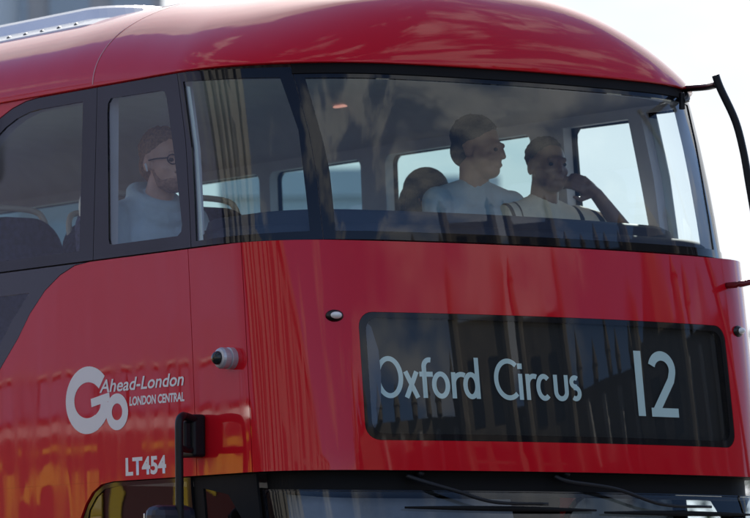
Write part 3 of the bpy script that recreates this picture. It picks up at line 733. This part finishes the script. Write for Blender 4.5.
# --- interior of the upper deck
def inner(bm, s, z, off): pass
holes = []
holes.append([(-1.02, 3.38), (1.02, 3.38), (1.03, 3.62), (1.045, 3.732), (1.095, 4.02), (-1.095, 4.02), (-1.045, 3.732), (-1.03, 3.62)])
for sg in (-1, 1):
    q = [(-1.70, 3.36), (-1.06, 3.36), (-1.07, 3.62), (-1.08, 3.79), (-1.135, 4.02), (-1.73, 4.03), (-1.70, 3.75)]; holes.append(q if sg < 0 else mir(q))
    q = [(-2.36, 3.39), (-1.76, 3.39), (-1.83, 4.01), (-2.37, 4.012)]; holes.append(q if sg < 0 else mir(q))
holes.append(shoulder(-2.54, -3.48, 3.39, 4.015, .58))
for a, b in near: holes.append(rrect(b+.07, a-.07, 3.39, 4.01, .05))
for a, b in far: holes.append(rrect(Sof(a)-.008, Sof(b)+.008, 3.39, 4.009, .04))
sheet('window_lining', rrect(-S_REAR+.05, S_REAR-.05, 3.355, 4.055), M_LIN, bus, holes=holes, off=-.022, thick=.045)
bm = bmesh.new(); rows = []
PR = [(1.165, 4.05), (1.12, 4.12), (1.02, 4.21), (.85, 4.27), (.5, 4.30), (0, 4.305)]
PR = PR+[(-x, z) for x, z in PR[-2::-1]]
for y in (.75, 1.2, 2, 4, 6, 8, 10.85): rows.append([bm.verts.new((x, y, z)) for x, z in PR])
frontrow = [bm.verts.new((x*.72, .30+.1*abs(x), 4.055)) for x, z in PR]; midrow = [bm.verts.new((x*.93, .45, 4.05+(z-4.05)*.65)) for x, z in PR]
rows = [frontrow, midrow]+rows
for A, B in zip(rows, rows[1:]):
    for k in range(len(PR)-1): bm.faces.new((A[k], B[k], B[k+1], A[k+1]))
ceil = obj('ceiling', bm, M_LIN, bus, smooth=True)
bm = bmesh.new(); box(bm, (.95, 2.70, 4.222), (.975, 2.78, 4.230), .003); lamp = obj('ceiling_lamp', bm, mat('warm_lamp', (.8, .5, .4), .4, emit=((1, .45, .35), .35)), bus)
bm = bmesh.new(); box(bm, (-1.19, .25, 2.46), (1.19, 10.9, 2.53)); obj('upper_floor', bm, M_FLOOR, bus)
sheet('side_lining', rrect(-S_REAR+.05, -1.6, 2.54, 3.354), M_DASH, bus, off=-.05, thick=.02, holes=[rrect(-4.62, -2.9, 2.6, 3.27)])
sheet('side_lining', rrect(1.6, S_REAR-.05, 2.54, 3.354), M_DASH, bus, off=-.05, thick=.02, holes=[rrect(2.9, 4.62, 2.6, 3.27)])
for sg in (-1, 1):
    q = [(-1.735, 3.37), (-1.640, 3.37), (-1.645, 3.75), (-1.672, 4.0), (-1.745, 4.01)]
    sheet('pillar_trim', q if sg < 0 else mir(q), mat('pale_trim', (0.60, 0.70, 0.72), .5), bus, off=-.018, thick=.003)
# front shelf with rounded edge
bm = bmesh.new(); rows = []
for k in range(81):
    s = -1.9+3.8*k/80; A = M3(s, 3.36)[0]; n = M3(s, 3.36)[1]
    prof = [(.05, 3.30), (.055, 3.40), (.09, 3.425), (.20, 3.435), (.215, 3.475), (.25, 3.492), (.33, 3.494), (.37, 3.475), (.385, 3.40), (.385, 3.0)]
    rows.append([bm.verts.new((A.x-n.x*a, A.y-n.y*a, z)) for a, z in prof])
for A, B in zip(rows, rows[1:]):
    for i in range(len(A)-1): bm.faces.new((A[i], B[i], B[i+1], A[i+1]))
obj('front_shelf', bm, M_DASH, bus, smooth=True)
# lower deck inside
bm = bmesh.new(); box(bm, (-1.17, .2, .45), (1.17, 10.9, .5)); obj('lower_floor', bm, M_FLOOR, bus)
bm = bmesh.new(); box(bm, (-1.16, 1.42, .5), (1.16, 1.47, 2.44)); obj('cab_bulkhead', bm, M_RUB, bus)

def seat(x, y, label=None):
    bm = bmesh.new()
    box(bm, (x-.21, y-.05, 2.93), (x+.21, y+.40, 3.03), .03)
    q = obj('seat', bm, M_SEAT, bus)
    bm = bmesh.new(); vs = []
    # rounded back, slightly reclined
    out2 = rrect(-.205, .205, 0, .62, 0, rr=(.03, .03, .14, .14), n=8)
    def pt(u, v, t): return (x+u, y+.36+v*.18+t, 3.0+v)
    A = [bm.verts.new(pt(u, v, 0)) for u, v in out2]; B = [bm.verts.new(pt(u, v, .07)) for u, v in out2]
    bm.faces.new(A); bm.faces.new(B[::-1])
    for i in range(len(A)): bm.faces.new((A[i], B[i], B[(i+1) % len(A)], A[(i+1) % len(A)]))
    bmesh.ops.bevel(bm, geom=[e_ for e_ in bm.edges if len(e_.link_faces) == 2 and e_.calc_face_angle(0) > 1], offset=.018, segments=3, affect='EDGES')
    obj('backrest', bm, M_SEAT, q).matrix_parent_inverse = MI
    bm = bmesh.new(); tube(bm, [(x-.17, y+.50, 3.50), (x-.16, y+.53, 3.62), (x-.10, y+.545, 3.66), (x+.10, y+.545, 3.66), (x+.16, y+.53, 3.62), (x+.17, y+.50, 3.50)], .013)
    obj('grab_rail', bm, M_RAIL, q, smooth=True).matrix_parent_inverse = MI
    bm = bmesh.new(); cyl(bm, (x, y+.2, 2.53), (x, y+.2, 2.94), .035); obj('pedestal', bm, M_DARKMET, q).matrix_parent_inverse = MI
for x in (-.93, -.48, .48, .93):
    for r in range(8):
        y0 = (.70 if x > 0 else 1.18)+r*.80
        seat(x, y0)

# ================================================================== PEOPLE
def ell(bm, c, r, rot=None, sub_=3):
    mtx = Matrix.Translation(c) @ (rot.to_4x4() if rot else Matrix.Identity(4)) @ Matrix.Diagonal((*r, 1))
    bmesh.ops.create_icosphere(bm, subdivisions=sub_, radius=1, matrix=mtx)
def solid(name, bm, m, parent, vox=.007, smooth=3):
    me = bpy.data.meshes.new(name); bm.to_mesh(me); bm.free()
    o = bpy.data.objects.new('tmp', me); col.objects.link(o)
    r = o.modifiers.new('r', 'REMESH'); r.mode = 'VOXEL'; r.voxel_size = vox
    s_ = o.modifiers.new('s', 'SMOOTH'); s_.iterations = smooth; s_.factor = .5
    bpy.context.view_layer.update()
    m2_ = bpy.data.meshes.new_from_object(o.evaluated_get(bpy.context.evaluated_depsgraph_get()))
    bpy.data.objects.remove(o); bpy.data.meshes.remove(me); m2_.name = name
    for p in m2_.polygons: p.use_smooth = True
    return _link(name, m2_, m, parent)
def person(label, loc, rz, skin, shirt, trous, hairm, head_yaw=0, head_pitch=0, head_dz=0, head_xy=(0, 0), arms=None, hair='short', beard=False, glasses=False, hood=False, hand_pose=None, sleeve='long', head_s=1.0):
    e = empty('person', label, 'person', loc, rz)
    HM = Matrix.Translation((head_xy[0], -.02+head_xy[1], 1.245+head_dz)) @ Matrix.Rotation(head_yaw, 4, 'Z') @ Matrix.Rotation(head_pitch, 4, 'X') @ Matrix.Scale(head_s, 4)
    h = lambda *p: HM @ Vector(p)
    HR = HM.to_3x3()
    arms = arms or [[(-.19, .02, 1.02), (-.25, -.06, .75), (-.12, -.30, .66)], [(.19, .02, 1.02), (.25, -.06, .75), (.12, -.30, .66)]]
    bm = bmesh.new()
    # head
    ell(bm, h(0, .018, .035), (.076, .096, .088), HR); ell(bm, h(0, -.022, -.02), (.066, .076, .085), HR); ell(bm, h(0, -.048, -.078), (.046, .046, .036), HR)
    cap(bm, h(0, -.094, .012), h(0, -.106, -.022), .009, .013); cap(bm, h(-.03, -.084, .022), h(.03, -.084, .022), .013, .013)
    cap(bm, h(-.018, -.090, -.056), h(.018, -.090, -.056), .009, .009)
    for sg in (-1, 1): ell(bm, h(sg*.077, .012, -.006), (.011, .021, .032), HR); ell(bm, h(sg*.036, -.064, -.026), (.024, .02, .022), HR)
    cap(bm, h(0, .022, -.06), (0, .015, 1.03), .058, .066)
    for sg in (-1, 1): cap(bm, (0, .03, 1.085), (sg*.15, .03, 1.025), .05, .05)
    # trunk and limbs
    cap(bm, (0, .06, .52), (0, .05, .72), .135, .13); cap(bm, (-.05, .04, .9), (.05, .04, .9), .13, .13); cap(bm, (-.13, .03, 1.01), (.13, .03, 1.01), .06, .06)
    hands = []
    for A in arms:
        A = [Vector(p) for p in A]
        cap(bm, A[0], A[1], .050, .040); cap(bm, A[1], A[2], .041, .028)
    for sg in (-1, 1):
        cap(bm, (sg*.09, .05, .50), (sg*.11, -.36, .52), .085, .062); cap(bm, (sg*.11, -.36, .50), (sg*.11, -.40, .10), .058, .042); cap(bm, (sg*.11, -.38, .06), (sg*.11, -.56, .045), .042, .036)
    # hands: palm, four bent fingers of different lengths, thumb from the side
    for i, A in enumerate(arms):
        A = [Vector(p) for p in A]
        hp = (hand_pose or {}).get(i)
        f = (A[2]-A[1]).normalized() if not hp else Vector(hp[0]).normalized()
        side = (f.cross(Vector((0, 0, 1)) if not hp else Vector(hp[1]))).normalized(); nrm_ = side.cross(f).normalized()
        w0 = A[2]; palm = w0+f*.085
        cap(bm, w0, w0+f*.05, .027, .030); 
        for k, u in enumerate((-.03, -.01, .01, .03)):
            cap(bm, w0+f*.03+side*u*.7, palm+side*u, .014, .0115)
            ln = (.037, .044, .041, .031)[k]; b_ = palm+side*u
            c1 = b_+(f*.86-nrm_*.5).normalized()*ln; c2 = c1+(f*.35-nrm_*.94).normalized()*ln*.8; c3 = c2+(-f*.35-nrm_*.9).normalized()*ln*.55
            cap(bm, b_, c1, .0105, .0095, 10); cap(bm, c1, c2, .0095, .0085, 10); cap(bm, c2, c3, .0085, .0075, 10)
        sg = -1 if i == 0 else 1
        t0 = w0+f*.03+side*(-sg*.026); t1 = t0+(f*.6-side*sg*.7-nrm_*.2).normalized()*.042; t2 = t1+(f*.95-side*sg*.1-nrm_*.3).normalized()*.032
        cap(bm, t0, t1, .014, .011, 10); cap(bm, t1, t2, .011, .009, 10)
    body = solid('body', bm, skin, e, .0065, 2)
    # eyes
    for sg in (-1, 1):
        bm = bmesh.new(); ell(bm, h(sg*.031, -.0835, .003), (.0125, .008, .0085), HR, 2); obj('eye', bm, M_EYE, e, smooth=True)
    # shirt
    bm = bmesh.new()
    cap(bm, (0, .06, .52), (0, .05, .72), .150, .146); cap(bm, (-.05, .04, .9), (.05, .04, .9), .145, .145); cap(bm, (-.135, .03, 1.01), (.135, .03, 1.01), .073, .073)
    for A in arms:
        A = [Vector(p) for p in A]
        if sleeve == 'long': cap(bm, A[0], A[1], .068, .058); cap(bm, A[1], A[1].lerp(A[2], .9), .058, .044)
        else: cap(bm, A[0], A[0].lerp(A[1], .62), .068, .066)
    cap(bm, (0, .02, 1.03), (0, .018, 1.085), .082, .072)
    for sg in (-1, 1): cap(bm, (0, .03, 1.08), (sg*.15, .03, 1.03), .06, .064)
    if hood:
        R1 = [(.086*math.cos(2*math.pi*k/16), .02+.082*math.sin(2*math.pi*k/16), 1.105+.045*math.sin(2*math.pi*k/16)) for k in range(17)]
        for a, b in zip(R1, R1[1:]): cap(bm, a, b, .034, .034, 10); cap(bm, (a[0]*1.12, a[1], a[2]-.05), (b[0]*1.12, b[1], b[2]-.05), .04, .04, 10)
        ell(bm, (0, .125, 1.0), (.12, .05, .11))
    solid('shirt', bm, shirt, e, .009, 3)
    bm = bmesh.new()
    for sg in (-1, 1): cap(bm, (sg*.09, .05, .50), (sg*.11, -.36, .52), .098, .075); cap(bm, (sg*.11, -.36, .50), (sg*.11, -.40, .12), .07, .056)
    cap(bm, (-.06, .06, .52), (.06, .06, .52), .14, .14); solid('trousers', bm, trous, e, .011, 2)
    # hair
    bm = bmesh.new()
    if hair != 'long':
        for k in range(260):        # uneven hairline: small locks over the scalp
            u_, g = random.uniform(-.12, 1), random.uniform(0, 6.28); q = math.sqrt(1-u_*u_)
            if math.sin(g) < .1 and u_ < .52: continue
            rr_ = random.uniform(.006, .011) if hair == 'short' else random.uniform(.004, .007)
            ell(bm, h(.0775*q*math.cos(g), .026+.096*q*math.sin(g), .047+.083*u_), (rr_, rr_*1.3, rr_), HR, 1)
    if hair == 'short':
        ell(bm, h(0, .0305, .053), (.081, .0985, .0845), HR); ell(bm, h(0, .065, -.005), (.072, .055, .07), HR)
        for k in range(40):
            g, q = random.uniform(0, 6.28), random.uniform(.2, 1); p_ = (.075*q*math.cos(g), .03+.09*q*math.sin(g), .052+.082*math.sqrt(max(0, 1-q*q)))
            ell(bm, h(*p_), (.014, .014, .012), HR, 1)
    elif hair == 'crop':
        ell(bm, h(0, .0265, .047), (.0785, .0970, .0845), HR)
    else:
        ell(bm, h(0, .028, .045), (.094, .108, .098), HR); cap(bm, h(0, .07, 0), h(0, .085, -.17), .088, .075)
        for sg in (-1, 1): cap(bm, h(sg*.072, .03, .0), h(sg*.075, .03, -.17), .036, .045)
    solid('hair', bm, hairm, e, .0055, 1)
    if beard:
        bm = bmesh.new(); ell(bm, h(0, -.0485, -.080), (.0485, .049, .038), HR)
        for sg in (-1, 1): cap(bm, h(sg*.0605, -.012, -.035), h(sg*.046, -.034, -.085), .010, .018)
        cap(bm, h(-.018, -.0925, -.043), h(.018, -.0925, -.043), .007, .007); solid('beard', bm, H_STUB, e, .006, 2)
    if glasses:
        bm = bmesh.new()
        for sg in (-1, 1):
            P = [h(sg*.034+.024*math.cos(2*math.pi*k/16), -.098, .004+.018*math.sin(2*math.pi*k/16)) for k in range(17)]
            tube(bm, P, .003, 8, 0); tube(bm, [h(sg*.058, -.096, .008), h(sg*.076, -.04, .008), h(sg*.080, .01, .004)], .0028, 8, 3)
        tube(bm, [h(-.01, -.1, .006), h(.01, -.1, .006)], .0025, 8, 0); obj('glasses', bm, M_RUB, e)
        bm = bmesh.new(); cap(bm, h(-.086, .006, -.010), h(-.085, -.002, -.034), .006, .003, 10); obj('earphone', bm, M_WHITE, e, smooth=True)
    return e
M_EYE = mat('dark_eye', (0.015, 0.012, 0.01), .15)
SK_L = mat('fair_skin', (0.62, 0.37, 0.28), .5, var=.06, vscale=30)
SK_M = mat('olive_skin', (0.34, 0.20, 0.14), .5, var=.06, vscale=30)
SK_D = mat('brown_skin', (0.20, 0.11, 0.075), .45, var=.08, vscale=30)
H_GING = mat('ginger_hair', (0.24, 0.14, 0.085), .8, var=.4, vscale=90, bump=.006, bscale=110)
H_STUB = mat('fair_stubble', (0.33, 0.175, 0.115), .8, var=.3, vscale=70)
H_DARK = mat('dark_hair', (0.022, 0.017, 0.015), .7, var=.4, vscale=90, bump=.006, bscale=110)
C_HOOD = mat('blue_grey_jersey', (0.50, 0.62, 0.70), .9, var=.08, vscale=12, bump=.016, bscale=11)
C_BLUE = mat('blue_shirt', (0.34, 0.49, 0.60), .85, var=.08, vscale=12, bump=.014, bscale=12)
C_DARK = mat('dark_cloth', (0.02, 0.022, 0.035), .9)
C_JEAN = mat('denim', (0.04, 0.06, 0.11), .9, var=.2, vscale=60)
C_CREAM = mat('cream_polo', (0.72, 0.68, 0.55), .8, bump=.012, bscale=13)
_n = C_CREAM.node_tree.nodes; _l = C_CREAM.node_tree.links      # dark stripes woven in at the sleeves
_t = _n.new('ShaderNodeTexCoord'); _x = _n.new('ShaderNodeSeparateXYZ'); _l.new(_t.outputs['Object'], _x.inputs[0])
_a = _n.new('ShaderNodeMath'); _a.operation = 'ABSOLUTE'; _l.new(_x.outputs['X'], _a.inputs[0])
_r = _n.new('ShaderNodeValToRGB'); _l.new(_a.outputs[0], _r.inputs[0]); _r.color_ramp.interpolation = 'CONSTANT'
_r.color_ramp.elements[0].color = (0.72, 0.68, 0.55, 1); _r.color_ramp.elements[1].position = .155; _r.color_ramp.elements[1].color = (0.03, 0.03, 0.04, 1)
for _p, _c in ((.165, (0.72, 0.68, 0.55, 1)), (.205, (0.03, 0.03, 0.04, 1)), (.220, (0.72, 0.68, 0.55, 1)), (.250, (0.03, 0.03, 0.04, 1)), (.275, (0.72, 0.68, 0.55, 1))):
    _e = _r.color_ramp.elements.new(_p); _e.color = _c
_l.new(_r.outputs[0], _n['Principled BSDF'].inputs['Base Color'])

person('man with glasses, fair beard and blue grey hooded top at the side window', (-.88, 1.47, 2.52), 0, SK_L, C_HOOD, C_JEAN, H_GING, beard=True, glasses=True, hood=True, head_xy=(0, -.05), head_s=1.1)
person('person in a blue shirt looking aside at the middle of the front window', (.40, .98, 2.60), 0, SK_M, C_BLUE, C_JEAN, H_DARK, head_yaw=R_(30), head_pitch=R_(6), head_dz=.0, head_s=1.05,
       arms=[[(-.19, .02, 1.02), (-.26, -.08, .78), (-.16, -.33, .82)], [(.19, .02, 1.02), (.25, -.06, .75), (.12, -.30, .66)]])
person('man in a cream striped polo shirt resting his cheek on his hand', (.72, .93, 2.54), R_(4), SK_D, C_CREAM, C_DARK, H_DARK, head_yaw=R_(-12), hair='crop', beard=False, sleeve='short', head_dz=.0,
       arms=[[(-.19, .02, 1.02), (-.24, -.10, .76), (-.08, -.33, .70)], [(.19, .02, 1.03), (.315, -.17, .955), (.176, -.125, 1.132)]],
       hand_pose={1: ((-.9, .02, .42), (0, -1, 0))})
person('person with long dark hair seated behind the person in blue', (.72, 1.76, 2.53), R_(10), SK_M, C_DARK, C_DARK, H_DARK, hair='long', head_dz=-.06)

# ================================================================== ROUND ABOUT
# open top tour coach passing on the far lane; only its reflection shows in the red side
M_YEL = mat('tour_yellow', (0.88, 0.62, 0.03), .35, coat=.5)
M_TRED = mat('tour_dark_red', (0.13, 0.008, 0.010), .3, coat=.6)
tb = empty('tour_coach', 'dark red open top coach with yellow bands on the far lane', 'coach', (-6.6, 9.0, 0))
bm = bmesh.new(); box(bm, (-1.2, -5.2, .35), (1.2, 5.2, 3.16), .12); obj('body', bm, M_TRED, tb)
bm = bmesh.new(); box(bm, (1.203, -5.1, 1.15), (1.215, 5.1, 1.75)); obj('band', bm, M_YEL, tb)
y = -5.0
while y < 4.8:
    ln = random.uniform(.25, .75); zc = random.uniform(2.88, 2.98)
    bm = bmesh.new(); box(bm, (1.203, y, zc-.02), (1.212, y+ln, zc+random.uniform(.01, .04))); obj('trim_strip', bm, M_YEL, tb); y += ln+random.uniform(.1, .5)
for k in range(13):
    y = -5+k*.85; bm = bmesh.new()
    A = arc(0, 2.56, .24, .25, 20 if k % 2 else 200, 290 if k % 2 else 400, 20)
    for (a, b), (c, f_) in zip(A, A[1:]):
        na = Vector((a, b-2.56)).normalized()*.065; nb_ = Vector((c, f_-2.56)).normalized()*.065
        bm.faces.new([bm.verts.new((1.206, y+q.x, q.y)) for q in (Vector((a, b))-na, Vector((c, f_))-nb_, Vector((c, f_))+nb_, Vector((a, b))+na)])
    box(bm, (1.203, y+.36, 2.28), (1.21, y+.49, 2.82)); obj('emblem', bm, M_YEL, tb)
for sx in (-1, 1):
    for y in (-3.4, 3.0):
        bm = bmesh.new(); lathe(bm, (sx*1.0, y, .48), (sx, 0, 0), [(.2, 0), (.48, .02), (.48, .24), (.2, .26)]); obj('wheel', bm, M_TYRE, tb)
bm = bmesh.new()
for k in range(14): cyl(bm, (1.15, -5+k*.77, 3.0), (1.15, -5+k*.77, 3.38), .02, n=8)
tube(bm, [(1.15, -5.1, 3.38), (1.15, 0, 3.38), (1.15, 5.1, 3.38)], .025, 8, 4); obj('rail', bm, M_DARKMET, tb)

# tree beyond the bus at the right edge
M_BARK = mat('bark', (0.09, 0.065, 0.045), .9, var=.3, vscale=8); M_LEAF = mat('leaves', (0.045, 0.085, 0.022), .7, var=.4, vscale=1.2)
def tree(px, dist, hgt, label):
    p = dirp(px, dist); e = empty('tree', label, 'tree', (p.x, p.y, 0), 0)
    bm = bmesh.new(); tube(bm, [(0, 0, 0), (.1, .05, hgt*.3), (0, 0, hgt*.62)], lambda t: .28-.16*t)
    for k in range(7):
        g = k*2.4; tube(bm, [(0, 0, hgt*(.32+.04*k)), (1.0*math.cos(g), 1.0*math.sin(g), hgt*(.5+.04*k)), (1.9*math.cos(g), 1.9*math.sin(g), hgt*(.62+.04*k))], lambda t: .09-.06*t, n=7)
    obj('trunk', bm, M_BARK, e)
    bm = bmesh.new(); cl_ = [(random.gauss(0, 1.1), random.gauss(0, 1.1), hgt*random.uniform(.4, .95)) for _ in range(42)]
    for c in cl_:
        for _ in range(60):
            q = Vector(c)+Vector((random.gauss(0, .42), random.gauss(0, .42), random.gauss(0, .38)))
            a = Vector((random.gauss(0, 1), random.gauss(0, 1), random.gauss(0, 1))).normalized()*.11; b = a.cross(Vector((random.gauss(0, 1), random.gauss(0, 1), random.gauss(0, 1)))).normalized()*.07
            bm.faces.new([bm.verts.new(q+k) for k in (-a, b, a, -b)])
    obj('crown', bm, M_LEAF, e)
tree(806, 84, 7.2, 'leafy green tree just beyond the bus at the right edge')
